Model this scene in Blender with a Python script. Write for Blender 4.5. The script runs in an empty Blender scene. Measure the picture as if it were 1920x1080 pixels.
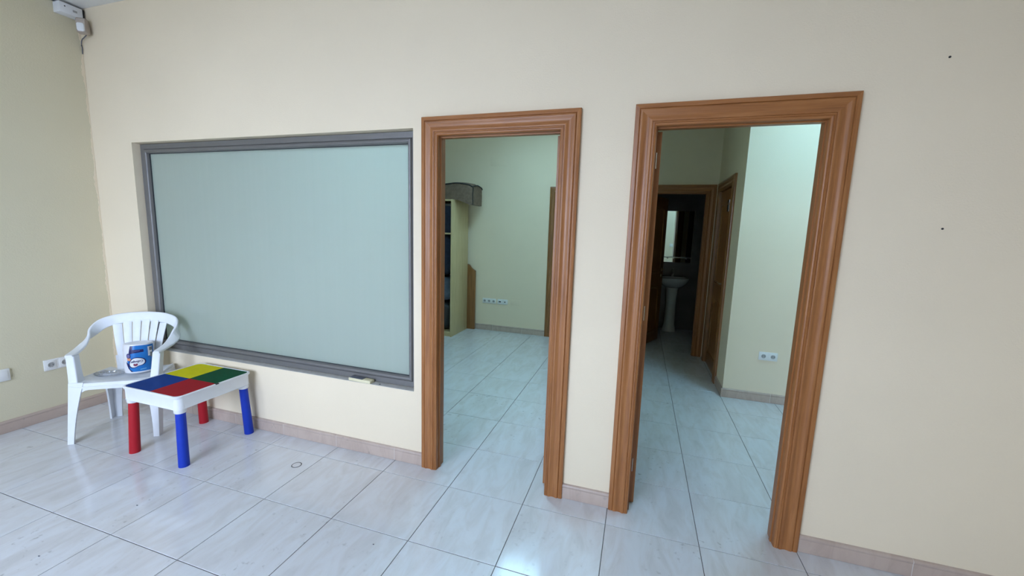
import bpy, bmesh, math, random
from mathutils import Vector, Matrix
random.seed(7)
S = bpy.context.scene
COL = S.collection
R = math.radians

# ------------------------------------------------------------------ camera
cam = bpy.data.cameras.new('camera')
cam.sensor_width = 36.0
cam.lens = 758.04 / 1920 * 36.0
cam.clip_start = 0.02
cam_o = bpy.data.objects.new('camera', cam); COL.objects.link(cam_o)
_r = Vector((0.95277127, 0.30213440, 0.03068726))
_d = Vector((0.07144890, -0.12479929, -0.98960608))
_f = Vector((-0.29516429, 0.94506081, -0.14049235))
cam_o.matrix_world = Matrix(((_r.x, -_d.x, -_f.x, 0.0305), (_r.y, -_d.y, -_f.y, -2.1427), (_r.z, -_d.z, -_f.z, 1.5113), (0, 0, 0, 1)))
S.camera = cam_o

# ------------------------------------------------------------------ world, daylight portal, exposure
w = bpy.data.worlds.new('overcast_sky'); S.world = w; w.use_nodes = True
bg = w.node_tree.nodes['Background']
bg.inputs['Color'].default_value = (0.77, 0.89, 1.22, 1)
bg.inputs['Strength'].default_value = 18.0
WIN_X0, WIN_X1, WIN_Z0, WIN_Z1, REAR_Y = -3.15, -0.65, 0.75, 2.6, -4.3
pl = bpy.data.lights.new('shopfront_daylight_portal', 'AREA'); pl.shape = 'RECTANGLE'
pl.size = WIN_X1 - WIN_X0; pl.size_y = WIN_Z1 - WIN_Z0; pl.cycles.is_portal = True
pl_o = bpy.data.objects.new('shopfront_daylight_portal', pl); COL.objects.link(pl_o)
pl_o.location = ((WIN_X0 + WIN_X1) / 2, REAR_Y - 0.12, (WIN_Z0 + WIN_Z1) / 2); pl_o.rotation_euler = (R(90), 0, 0)
vs = S.view_settings
vs.view_transform = 'Standard'; vs.look = 'None'; vs.exposure = 0.0; vs.gamma = 1.0; vs.use_curve_mapping = False
OFFICE_LAMP, HALL_LAMP = 10.0, 22.0
LAMP_COL = (0.55, 1.0, 1.28, 1)

# ------------------------------------------------------------------ materials
def new_mat(name):
    m = bpy.data.materials.new(name); m.use_nodes = True
    return m, m.node_tree, m.node_tree.nodes['Principled BSDF']
def N(nt, t, **kw):
    n = nt.nodes.new(t)
    for k, v in kw.items(): setattr(n, k, v)
    return n
def ramp(nt, stops):
    n = nt.nodes.new('ShaderNodeValToRGB'); e = n.color_ramp.elements
    e[0].position, e[0].color = stops[0][0], (*stops[0][1], 1)
    e[1].position, e[1].color = stops[-1][0], (*stops[-1][1], 1)
    for p, c in stops[1:-1]:
        x = e.new(p); x.color = (*c, 1)
    return n
def plain(name, col, rough=0.5, metal=0.0, spec=0.5, noise=0.04, nscale=25.0, bump=0.0, bscale=200.0, **extra):
    m, nt, b = new_mat(name)
    tc = N(nt, 'ShaderNodeTexCoord'); nz = N(nt, 'ShaderNodeTexNoise'); nz.inputs['Scale'].default_value = nscale
    nz.inputs['Detail'].default_value = 4
    nt.links.new(tc.outputs['Object'], nz.inputs['Vector'])
    rp = ramp(nt, [(0.3, tuple(max(0, c * (1 - noise)) for c in col)), (0.7, tuple(min(1, c * (1 + noise)) for c in col))])
    nt.links.new(nz.outputs['Fac'], rp.inputs['Fac']); nt.links.new(rp.outputs['Color'], b.inputs['Base Color'])
    b.inputs['Roughness'].default_value = rough; b.inputs['Metallic'].default_value = metal
    b.inputs['Specular IOR Level'].default_value = spec
    if bump:
        n2 = N(nt, 'ShaderNodeTexNoise'); n2.inputs['Scale'].default_value = bscale; n2.inputs['Detail'].default_value = 3
        nt.links.new(tc.outputs['Object'], n2.inputs['Vector'])
        bp = N(nt, 'ShaderNodeBump'); bp.inputs['Strength'].default_value = bump; bp.inputs['Distance'].default_value = 0.004
        nt.links.new(n2.outputs['Fac'], bp.inputs['Height']); nt.links.new(bp.outputs['Normal'], b.inputs['Normal'])
    for k, v in extra.items(): b.inputs[k.replace('_', ' ')].default_value = v
    return m
def paint(name, col):
    m, nt, b = new_mat(name)
    g = N(nt, 'ShaderNodeNewGeometry')
    n1 = N(nt, 'ShaderNodeTexNoise'); n1.inputs['Scale'].default_value = 1.3; n1.inputs['Detail'].default_value = 5
    nt.links.new(g.outputs['Position'], n1.inputs['Vector'])
    rp = ramp(nt, [(0.25, tuple(c * 0.965 for c in col)), (0.75, tuple(min(1, c * 1.025) for c in col))])
    nt.links.new(n1.outputs['Fac'], rp.inputs['Fac']); nt.links.new(rp.outputs['Color'], b.inputs['Base Color'])
    n2 = N(nt, 'ShaderNodeTexNoise'); n2.inputs['Scale'].default_value = 130; n2.inputs['Detail'].default_value = 4
    nt.links.new(g.outputs['Position'], n2.inputs['Vector'])
    bp = N(nt, 'ShaderNodeBump'); bp.inputs['Strength'].default_value = 0.22; bp.inputs['Distance'].default_value = 0.004
    nt.links.new(n2.outputs['Fac'], bp.inputs['Height']); nt.links.new(bp.outputs['Normal'], b.inputs['Normal'])
    b.inputs['Roughness'].default_value = 0.75; b.inputs['Specular IOR Level'].default_value = 0.25
    return m
def wood(name, c0, c1, c2, rough=0.38, scale=1.0):
    m, nt, b = new_mat(name)
    tc = N(nt, 'ShaderNodeTexCoord'); oi = N(nt, 'ShaderNodeObjectInfo')
    add = N(nt, 'ShaderNodeVectorMath', operation='ADD')
    mul = N(nt, 'ShaderNodeMath', operation='MULTIPLY'); mul.inputs[1].default_value = 37.0
    nt.links.new(oi.outputs['Random'], mul.inputs[0])
    nt.links.new(tc.outputs['Object'], add.inputs[0]); nt.links.new(mul.outputs[0], add.inputs[1])
    mp = N(nt, 'ShaderNodeMapping'); mp.inputs['Scale'].default_value = (34 * scale, 34 * scale, 1.6 * scale)
    nt.links.new(add.outputs[0], mp.inputs['Vector'])
    n1 = N(nt, 'ShaderNodeTexNoise'); n1.inputs['Scale'].default_value = 1.6; n1.inputs['Detail'].default_value = 6; n1.inputs['Distortion'].default_value = 0.6
    nt.links.new(mp.outputs[0], n1.inputs['Vector'])
    rp = ramp(nt, [(0.28, c0), (0.5, c1), (0.72, c2)])
    nt.links.new(n1.outputs['Fac'], rp.inputs['Fac'])
    mp2 = N(nt, 'ShaderNodeMapping'); mp2.inputs['Scale'].default_value = (320 * scale, 320 * scale, 9 * scale)
    nt.links.new(add.outputs[0], mp2.inputs['Vector'])
    n2 = N(nt, 'ShaderNodeTexNoise'); n2.inputs['Scale'].default_value = 1.0; n2.inputs['Detail'].default_value = 2
    nt.links.new(mp2.outputs[0], n2.inputs['Vector'])
    r2 = ramp(nt, [(0.3, (0.78, 0.76, 0.74)), (0.55, (1, 1, 1))]); nt.links.new(n2.outputs['Fac'], r2.inputs['Fac'])
    mx = N(nt, 'ShaderNodeMix', data_type='RGBA', blend_type='MULTIPLY'); mx.inputs[0].default_value = 0.7
    nt.links.new(rp.outputs['Color'], mx.inputs[6]); nt.links.new(r2.outputs['Color'], mx.inputs[7])
    nt.links.new(mx.outputs[2], b.inputs['Base Color'])
    b.inputs['Roughness'].default_value = rough
    bp = N(nt, 'ShaderNodeBump'); bp.inputs['Strength'].default_value = 0.08; bp.inputs['Distance'].default_value = 0.001
    nt.links.new(n2.outputs['Fac'], bp.inputs['Height']); nt.links.new(bp.outputs['Normal'], b.inputs['Normal'])
    return m
def tile_mat(name, base, dark, pink, rough=0.10):
    m, nt, b = new_mat(name)
    g = N(nt, 'ShaderNodeNewGeometry'); oi = N(nt, 'ShaderNodeObjectInfo')
    sc = N(nt, 'ShaderNodeMath', operation='MULTIPLY'); sc.inputs[1].default_value = 61.0
    nt.links.new(oi.outputs['Random'], sc.inputs[0])
    add = N(nt, 'ShaderNodeVectorMath', operation='ADD')
    nt.links.new(g.outputs['Position'], add.inputs[0]); nt.links.new(sc.outputs[0], add.inputs[1])
    mp = N(nt, 'ShaderNodeMapping'); mp.inputs['Scale'].default_value = (9, 2.6, 3); mp.inputs['Rotation'].default_value = (0, 0, R(9))
    nt.links.new(add.outputs[0], mp.inputs['Vector'])
    n1 = N(nt, 'ShaderNodeTexNoise'); n1.inputs['Scale'].default_value = 1.5; n1.inputs['Detail'].default_value = 7; n1.inputs['Roughness'].default_value = 0.6; n1.inputs['Distortion'].default_value = 0.9
    nt.links.new(mp.outputs[0], n1.inputs['Vector'])
    rp = ramp(nt, [(0.30, dark), (0.45, pink), (0.58, base), (0.8, tuple(min(1, c * 1.05) for c in base))])
    nt.links.new(n1.outputs['Fac'], rp.inputs['Fac'])
    # scuffs: small dark flecks of dirt
    n2 = N(nt, 'ShaderNodeTexNoise'); n2.inputs['Scale'].default_value = 34; n2.inputs['Detail'].default_value = 5
    nt.links.new(add.outputs[0], n2.inputs['Vector'])
    n3 = N(nt, 'ShaderNodeTexNoise'); n3.inputs['Scale'].default_value = 2.2; nt.links.new(add.outputs[0], n3.inputs['Vector'])
    r2 = ramp(nt, [(0.62, (0, 0, 0)), (0.74, (1, 1, 1))]); nt.links.new(n2.outputs['Fac'], r2.inputs['Fac'])
    r3 = ramp(nt, [(0.50, (0, 0, 0)), (0.68, (0.6, 0.6, 0.6))]); nt.links.new(n3.outputs['Fac'], r3.inputs['Fac'])
    mm = N(nt, 'ShaderNodeMath', operation='MULTIPLY'); nt.links.new(r2.outputs['Color'], mm.inputs[0]); nt.links.new(r3.outputs['Color'], mm.inputs[1])
    mx = N(nt, 'ShaderNodeMix', data_type='RGBA'); nt.links.new(mm.outputs[0], mx.inputs[0])
    nt.links.new(rp.outputs['Color'], mx.inputs[6]); mx.inputs[7].default_value = (0.20, 0.19, 0.18, 1)
    nt.links.new(mx.outputs[2], b.inputs['Base Color'])
    rr = N(nt, 'ShaderNodeMapRange'); rr.inputs['To Min'].default_value = rough * 0.7; rr.inputs['To Max'].default_value = rough * 1.5
    nt.links.new(n1.outputs['Fac'], rr.inputs['Value']); nt.links.new(rr.outputs[0], b.inputs['Roughness'])
    b.inputs['Specular IOR Level'].default_value = 0.55
    return m

M = {}
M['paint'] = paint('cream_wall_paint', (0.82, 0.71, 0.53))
M['paint_left'] = paint('cream_wall_paint_side', (0.69, 0.63, 0.455))  # a darker cream than the main wall
M['ceiling'] = paint('white_ceiling_paint', (0.80, 0.80, 0.78))
M['tile'] = tile_mat('marbled_floor_tile', (0.67, 0.69, 0.72), (0.585, 0.59, 0.60), (0.64, 0.645, 0.66))
M['grout'] = plain('grey_grout', (0.10, 0.095, 0.09), 0.9)
M['skirt'] = tile_mat('beige_skirting_tile', (0.50, 0.40, 0.335), (0.42, 0.33, 0.275), (0.47, 0.37, 0.31), 0.3)
M['skirt_joint'] = plain('white_joint', (0.75, 0.73, 0.70), 0.8)
M['oak'] = wood('orange_oak_veneer', (0.265, 0.098, 0.028), (0.35, 0.138, 0.041), (0.41, 0.175, 0.058))
M['oak_dark'] = wood('varnished_door_wood', (0.20, 0.085, 0.025), (0.27, 0.115, 0.035), (0.33, 0.15, 0.05), 0.28)
M['pale_wood'] = wood('pale_laminate', (0.52, 0.42, 0.22), (0.58, 0.47, 0.26), (0.63, 0.52, 0.30), 0.45, 0.6)
M['alu'] = plain('grey_anodised_aluminium', (0.175, 0.17, 0.165), 0.42, 0.25, noise=0.02)
M['rubber'] = plain('black_gasket', (0.03, 0.035, 0.04), 0.7)
M['white_pl'] = plain('white_plastic', (0.80, 0.82, 0.84), 0.38, noise=0.015)
M['chair_pl'] = plain('white_chair_plastic', (0.78, 0.81, 0.84), 0.42, noise=0.02, bump=0.05, bscale=300)
M['socket'] = plain('white_socket_plastic', (0.80, 0.80, 0.78), 0.35, noise=0.01)
M['socket_in'] = plain('grey_socket_recess', (0.36, 0.36, 0.35), 0.5)
M['black'] = plain('black_plastic', (0.015, 0.016, 0.018), 0.5)
M['steel'] = plain('brushed_steel', (0.62, 0.62, 0.60), 0.3, 0.95)
M['brass'] = plain('satin_brass', (0.60, 0.50, 0.34), 0.3, 0.9)
M['red'] = plain('red_plastic', (0.42, 0.010, 0.02), 0.5, spec=0.3)
M['blue'] = plain('blue_plastic', (0.008, 0.04, 0.42), 0.5, spec=0.3)
M['lid_red'] = plain('red_lid', (0.36, 0.006, 0.014), 0.6, spec=0.12, bump=0.1, bscale=160)
M['lid_blue'] = plain('blue_lid', (0.001, 0.04, 0.24), 0.6, spec=0.12, bump=0.1, bscale=160)
M['lid_yellow'] = plain('yellow_lid', (0.66, 0.60, 0.005), 0.6, spec=0.12, bump=0.1, bscale=160)
M['lid_green'] = plain('green_lid', (0.0, 0.075, 0.028), 0.6, spec=0.12, bump=0.1, bscale=160)
M['ceramic'] = plain('white_ceramic', (0.78, 0.78, 0.77), 0.08, noise=0.01)
M['bath_tile'] = plain('grey_bathroom_tile', (0.34, 0.30, 0.27), 0.25, noise=0.12, nscale=5)
M['bath_upper'] = plain('dark_bathroom_tile', (0.16, 0.15, 0.15), 0.3, noise=0.12, nscale=5)
M['fabric'] = plain('grey_bag_fabric', (0.165, 0.115, 0.08), 0.85, noise=0.2, nscale=30, bump=0.4, bscale=400)
M['fabric_trim'] = plain('black_bag_trim', (0.02, 0.021, 0.022), 0.8)
M['cloth_navy'] = plain('navy_cloth', (0.012, 0.018, 0.035), 0.9, noise=0.3)
M['cloth_grey'] = plain('blue_grey_cloth', (0.07, 0.09, 0.12), 0.9, noise=0.4, nscale=12)
M['cream_pl'] = plain('aged_cream_plastic', (0.74, 0.68, 0.45), 0.5)
M['slate_pl'] = plain('slate_plastic', (0.10, 0.11, 0.14), 0.4)
M['dirty_white'] = plain('yellowed_white_plastic', (0.62, 0.59, 0.56), 0.5, noise=0.12, nscale=18)
M['pir_body'] = plain('brownish_aged_plastic', (0.42, 0.36, 0.31), 0.5, noise=0.1)
M['pack_blue'] = plain('blue_wrapper', (0.01, 0.17, 0.52), 0.3, noise=0.12, nscale=14)
M['pack_white'] = plain('white_wrapper', (0.78, 0.78, 0.80), 0.3)
M['pack_navy'] = plain('navy_print', (0.012, 0.012, 0.10), 0.3)
M['pack_orange'] = plain('orange_print', (0.75, 0.30, 0.14), 0.35)
M['pack_purple'] = plain('purple_print', (0.16, 0.15, 0.32), 0.35)
M['pack_heart'] = plain('maroon_print', (0.22, 0.03, 0.07), 0.35)
M['pack_grey'] = plain('grey_print', (0.20, 0.22, 0.24), 0.35)
M['pack_teal'] = plain('pale_teal_print', (0.30, 0.62, 0.72), 0.35)
M['sill'] = plain('shade_grey_sill', (0.50, 0.49, 0.46), 0.85, noise=0.10, nscale=30)  # shadow lying on the sill is put into this grey
M['asphalt'] = plain('street_paving', (0.34, 0.33, 0.32), 0.9)

# frosted glass: back-lit satin film on glass
def frosted():
    m, nt, b = new_mat('frosted_green_glass'); nt.nodes.remove(b)
    out = nt.nodes['Material Output']
    g = N(nt, 'ShaderNodeNewGeometry')
    mp = N(nt, 'ShaderNodeMapping'); mp.inputs['Scale'].default_value = (26, 1, 0.5); nt.links.new(g.outputs['Position'], mp.inputs['Vector'])
    nz = N(nt, 'ShaderNodeTexNoise'); nz.inputs['Scale'].default_value = 1; nz.inputs['Detail'].default_value = 3; nt.links.new(mp.outputs[0], nz.inputs['Vector'])
    rt = ramp(nt, [(0.3, (0.95, 0.975, 0.90)), (0.7, (0.97, 0.99, 0.92))]); nt.links.new(nz.outputs['Fac'], rt.inputs['Fac'])
    tr = N(nt, 'ShaderNodeBsdfTranslucent'); nt.links.new(rt.outputs['Color'], tr.inputs['Color'])
    df = N(nt, 'ShaderNodeBsdfDiffuse'); df.inputs['Color'].default_value = (0.74, 0.83, 0.76, 1)
    m1 = N(nt, 'ShaderNodeMixShader'); m1.inputs[0].default_value = 0.26
    nt.links.new(tr.outputs[0], m1.inputs[1]); nt.links.new(df.outputs[0], m1.inputs[2])
    gl = N(nt, 'ShaderNodeBsdfGlossy'); gl.inputs['Roughness'].default_value = 0.05
    fr = N(nt, 'ShaderNodeFresnel'); fr.inputs['IOR'].default_value = 1.45
    m2 = N(nt, 'ShaderNodeMixShader'); nt.links.new(fr.outputs[0], m2.inputs[0])
    nt.links.new(m1.outputs[0], m2.inputs[1]); nt.links.new(gl.outputs[0], m2.inputs[2])
    nt.links.new(m2.outputs[0], out.inputs['Surface'])
    return m
M['frosted'] = frosted()
def clear_glass():
    m, nt, b = new_mat('clear_shop_glass'); nt.nodes.remove(b)
    out = nt.nodes['Material Output']
    t = N(nt, 'ShaderNodeBsdfTransparent'); t.inputs['Color'].default_value = (0.96, 0.98, 0.97, 1)
    gl = N(nt, 'ShaderNodeBsdfGlossy'); gl.inputs['Roughness'].default_value = 0.02
    mx = N(nt, 'ShaderNodeMixShader'); mx.inputs[0].default_value = 0.06
    nt.links.new(t.outputs[0], mx.inputs[1]); nt.links.new(gl.outputs[0], mx.inputs[2]); nt.links.new(mx.outputs[0], out.inputs['Surface'])
    return m
M['clear'] = clear_glass()
def film():
    m, nt, b = new_mat('crumpled_clear_film'); nt.nodes.remove(b)
    out = nt.nodes['Material Output']
    t = N(nt, 'ShaderNodeBsdfTransparent'); t.inputs['Color'].default_value = (0.86, 0.88, 0.9, 1)
    gl = N(nt, 'ShaderNodeBsdfGlossy'); gl.inputs['Roughness'].default_value = 0.12
    df = N(nt, 'ShaderNodeBsdfDiffuse'); df.inputs['Color'].default_value = (0.45, 0.47, 0.5, 1)
    m1 = N(nt, 'ShaderNodeMixShader'); m1.inputs[0].default_value = 0.45; nt.links.new(t.outputs[0], m1.inputs[1]); nt.links.new(df.outputs[0], m1.inputs[2])
    m2 = N(nt, 'ShaderNodeMixShader'); m2.inputs[0].default_value = 0.22; nt.links.new(m1.outputs[0], m2.inputs[1]); nt.links.new(gl.outputs[0], m2.inputs[2])
    nt.links.new(m2.outputs[0], out.inputs['Surface'])
    return m
M['film'] = film()
def mirror():
    m, nt, b = new_mat('mirror_silver'); b.inputs['Metallic'].default_value = 1; b.inputs['Roughness'].default_value = 0.01
    b.inputs['Base Color'].default_value = (0.86, 0.88, 0.87, 1); return m
M['mirror'] = mirror()
def emit(name, col, s):
    m, nt, b = new_mat(name); b.inputs['Base Color'].default_value = (0.8, 0.8, 0.8, 1)
    b.inputs['Emission Color'].default_value = col; b.inputs['Emission Strength'].default_value = s; return m

# ------------------------------------------------------------------ mesh helpers
def box(bm, x0, x1, y0, y1, z0, z1):
    v = [bm.verts.new(p) for p in ((x0, y0, z0), (x1, y0, z0), (x1, y1, z0), (x0, y1, z0), (x0, y0, z1), (x1, y0, z1), (x1, y1, z1), (x0, y1, z1))]
    for f in ((3, 2, 1, 0), (4, 5, 6, 7), (0, 1, 5, 4), (1, 2, 6, 5), (2, 3, 7, 6), (3, 0, 4, 7)): bm.faces.new([v[i] for i in f])
    return v
def obj(name, bm, mat, parent=None, smooth=False, loc=None, rot=None, bevel=0.0, seg=2):
    if bevel:
        bmesh.ops.bevel(bm, geom=list(bm.edges), offset=bevel, segments=seg, profile=0.5, affect='EDGES', clamp_overlap=True)
    bmesh.ops.recalc_face_normals(bm, faces=bm.faces)
    me = bpy.data.meshes.new(name); bm.to_mesh(me); bm.free()
    if mat: me.materials.append(M[mat] if isinstance(mat, str) else mat)
    if smooth:
        me.polygons.foreach_set('use_smooth', [True] * len(me.polygons))
        me.set_sharp_from_angle(angle=R(38))
    o = bpy.data.objects.new(name, me); COL.objects.link(o)
    if parent: o.parent = parent
    if loc: o.location = loc
    if rot: o.rotation_euler = rot
    return o
def boxo(name, d, mat, parent=None, bevel=0.0, seg=2, **kw):
    bm = bmesh.new(); box(bm, *d); return obj(name, bm, mat, parent, smooth=bool(bevel), bevel=bevel, seg=seg, **kw)
def loft(bm, rings, closed=True, caps=True):
    vs_ = [[bm.verts.new(p) for p in r] for r in rings]; n = len(rings[0])
    for a, b in zip(vs_[:-1], vs_[1:]):
        for i in range(n if closed else n - 1):
            j = (i + 1) % n; bm.faces.new((a[i], a[j], b[j], b[i]))
    if caps and closed:
        bm.faces.new(vs_[0][::-1]); bm.faces.new(vs_[-1])
    return vs_
def circ(c, r, n=20, ax='z', r2=None):
    r2 = r if r2 is None else r2; out = []
    for k in range(n):
        a = 2 * math.pi * k / n; u, v = r * math.cos(a), r2 * math.sin(a)
        out.append({'z': (c[0] + u, c[1] + v, c[2]), 'y': (c[0] + u, c[1], c[2] + v), 'x': (c[0], c[1] + u, c[2] + v)}[ax])
    return out
def lathe(bm, prof, c=(0, 0, 0), n=28, ax='z'):
    k = {'x': 0, 'y': 1, 'z': 2}[ax]; rings = []
    for r, h in prof:
        p = list(c); p[k] += h; rings.append(circ(p, max(r, 1e-4), n, ax))
    loft(bm, rings)
def rrect(c, U, V, hu, hv, rad, n=3):
    """rounded rectangle ring in the plane of U, V"""
    out = []; rad = min(rad, hu * 0.98, hv * 0.98)
    for sx, sy, a0 in ((1, 1, 0), (-1, 1, 90), (-1, -1, 180), (1, -1, 270)):
        for k in range(n + 1):
            a = R(a0 + 90 * k / n)
            out.append(c + U * (sx * (hu - rad) + rad * math.cos(a)) + V * (sy * (hv - rad) + rad * math.sin(a)))
    return out
def tube(bm, pts, rad, n=8):
    pts = [Vector(p) for p in pts]; rings = []
    up = Vector((0, 0, 1))
    for i, p in enumerate(pts):
        t = (pts[min(i + 1, len(pts) - 1)] - pts[max(i - 1, 0)]).normalized()
        u = t.cross(up if abs(t.z) < 0.95 else Vector((1, 0, 0))).normalized(); v = t.cross(u)
        r = rad[i] if isinstance(rad, (list, tuple)) else rad
        rings.append([p + (u * math.cos(2 * math.pi * k / n) + v * math.sin(2 * math.pi * k / n)) * r for k in range(n)])
    loft(bm, rings)
def crspline(P, m=6):
    P = [Vector(p) for p in P]; out = []
    for i in range(len(P) - 1):
        p0, p1, p2, p3 = P[max(i - 1, 0)], P[i], P[i + 1], P[min(i + 2, len(P) - 1)]
        for k in range(m):
            t = k / m
            out.append(0.5 * ((2 * p1) + (p2 - p0) * t + (2 * p0 - 5 * p1 + 4 * p2 - p3) * t * t + (3 * p1 - p0 - 3 * p2 + p3) * t ** 3))
    out.append(P[-1]); return out
def empty(name, loc=(0, 0, 0), rz=0.0):
    o = bpy.data.objects.new(name, None); COL.objects.link(o); o.empty_display_size = 0.1
    o.location = loc; o.rotation_euler = (0, 0, rz); return o
def tag(o, label, cat, group=None):
    o['label'] = label; o['category'] = cat
    if group: o['group'] = group
    return o
def struct(o, label=None):
    o['kind'] = 'structure'
    if label: o['label'] = label
    return o

# ------------------------------------------------------------------ room shell
XL, XR, H = -4.111, 2.15, 3.05
T = 0.07
def wall(name, boxes, mat='paint', label=None):
    bm = bmesh.new()
    for b in boxes: box(bm, *b)
    return struct(obj(name, bm, mat), label)
# main wall with three openings: window and two doorways
WX0, WX1, WZ0, WZ1 = -3.668, -1.265, 0.486, 2.078
D1 = (-1.2013, -0.2975); D2 = (-0.0375, 0.8665); CW, ZT = 0.104, 2.13
RO = 0.072   # rough opening inset from the outer casing edge
d1a, d1b = D1[0] + RO, D1[1] - RO; d2a, d2b = D2[0] + RO, D2[1] - RO; zr = ZT - RO
wall_front = wall('wall_front', [
    (XL, WX0, 0, T, 0, H), (WX0, WX1, 0, T, 0, WZ0), (WX0, WX1, 0, T, WZ1, H), (WX1, d1a, 0, T, 0, H),
    (d1a, d1b, 0, T, zr, H), (d1b, d2a, 0, T, 0, H), (d2a, d2b, 0, T, zr, H), (d2b, XR, 0, T, 0, H)],
    label='cream painted wall holding the frosted window and the two open doorways')
wall_left = wall('wall_left', [(XL - T, XL, REAR_Y - T, 4.3, 0, H)], 'paint_left', 'darker cream side wall beside the plastic chair')
wall('wall_right', [(XR, XR + T, REAR_Y - T, 2.07, 0, H)])
wall('wall_rear', [(XL, WIN_X0, REAR_Y - T, REAR_Y, 0, H), (WIN_X1, XR, REAR_Y - T, REAR_Y, 0, H), (WIN_X0, WIN_X1, REAR_Y - T, REAR_Y, 0, WIN_Z0), (WIN_X0, WIN_X1, REAR_Y - T, REAR_Y, WIN_Z1, H)])
OY = 3.50                                   # office back wall
PX0, PX1 = -0.22, -0.12                     # partition between office and hall
OD = (-1.215, -0.311)
wall_office = wall('wall_office_back', [(XL, OD[0] + RO, OY, OY + T, 0, H), (OD[0] + RO, OD[1] - RO, OY, OY + T, zr, H), (OD[1] - RO, PX0, OY, OY + T, 0, H)], label='cream back wall of the room behind the frosted window')
wall('wall_partition', [(PX0, PX1, T, 4.94, 0, H)])
FY = 2.0; SX = 0.875; EY = 3.33; BY = 4.84
wall('wall_hall_back', [(SX, XR, FY, FY + T, 0, H)], label='bright cream wall with a double socket seen through the right doorway')
SD = (2.335, 3.235)
wall('wall_hall_side', [(SX, SX + T, FY + T, SD[0] + RO, 0, H), (SX, SX + T, SD[0] + RO, SD[1] - RO, zr, H), (SX, SX + T, SD[1] - RO, EY, 0, H)])
BD = (-0.049, 0.855)
wall('wall_hall_end', [(PX1, BD[0] + RO, EY, EY + T, 0, H), (BD[0] + RO, BD[1] - RO, EY, EY + T, zr, H), (BD[1] - RO, SX + T, EY, EY + T, 0, H)])
# bathroom shell with tiled walls
wall('wall_bathroom_back', [(PX1, 1.35, BY, BY + T, 0, H)], 'bath_upper')
wall('wall_bathroom_right', [(1.35, 1.45, EY + T, BY + T, 0, H)], 'bath_upper')
wall('wall_bathroom_front', [(SX + T, XR, EY, EY + T, 0, H)], 'bath_upper')
wall('wall_sky_leak_block', [(XL, PX0, 4.2, 4.3, 0, H)])  # unseen wall added to stop sky light leaking round the office door
# store room behind the closed hall door, closed against sky light
wall('wall_store_right', [(XR, XR + T, FY + T, EY + T, 0, H)])
boxo('ceiling', (XL - T, XR + T, REAR_Y - T, 4.94, H, H + 0.1), 'ceiling')['kind'] = 'structure'

# floor: mortar bed with single tiles
AX, AY, TX, TY = 0.453, 0.445, -0.9471, -0.5868
floor = boxo('floor', (XL - T, XR + T, REAR_Y - T, 4.94, -0.12, -0.003), 'grout')
struct(floor, 'pale marbled ceramic tile floor running through all the rooms')
def tile_mesh():
    bm = bmesh.new(); hx, hy, b = AX / 2 - 0.0017, AY / 2 - 0.0019, 0.0010
    rings = [[(-hx, -hy, -0.003), (hx, -hy, -0.003), (hx, hy, -0.003), (-hx, hy, -0.003)],
             [(-hx, -hy, -b), (hx, -hy, -b), (hx, hy, -b), (-hx, hy, -b)],
             [(-hx + b, -hy + b, 0), (hx - b, -hy + b, 0), (hx - b, hy - b, 0), (-hx + b, hy - b, 0)]]
    loft(bm, rings); bmesh.ops.recalc_face_normals(bm, faces=bm.faces)
    me = bpy.data.meshes.new('floor_tile'); bm.to_mesh(me); bm.free(); me.materials.append(M['tile']); return me
TM = tile_mesh()
def seen(cx, cy):
    if cy > 0.25:
        if cx < -0.2: return cx > -2.9 and cy < 3.6 and cx < -0.35 + 0.0 * cy
        return -0.15 < cx < 1.9 and cy < 4.9 and (cy < 2.2 or cx < 1.1)
    px = (Vector((cx, cy, 0)) - cam_o.matrix_world.translation); dz = px.dot(_f)
    if dz < 0.3: return False
    u, v = px.dot(_r) / dz * 758, px.dot(_d) / dz * 758
    return -1230 < u < 1230 and v < 900
rest = bmesh.new(); ntile = 0
for i in range(-8, 10):
    for j in range(-11, 13):
        cx, cy = TX + (i + 0.5) * AX, TY + (j + 0.5) * AY
        if cx + AX / 2 < XL or cx - AX / 2 > XR or cy + AY / 2 < REAR_Y or cy - AY / 2 > 4.9: continue
        if seen(cx, cy) and ntile < 298:
            t = bpy.data.objects.new('floor_tile', TM); COL.objects.link(t); t.location = (cx, cy, 0); t.parent = floor; ntile += 1
        else:
            box(rest, cx - AX / 2 + 0.0014, cx + AX / 2 - 0.0014, cy - AY / 2 + 0.0014, cy + AY / 2 - 0.0014, -0.003, 0)
rt = obj('floor_tile_field', rest, 'tile', floor); rt['kind'] = 'stuff'

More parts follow.
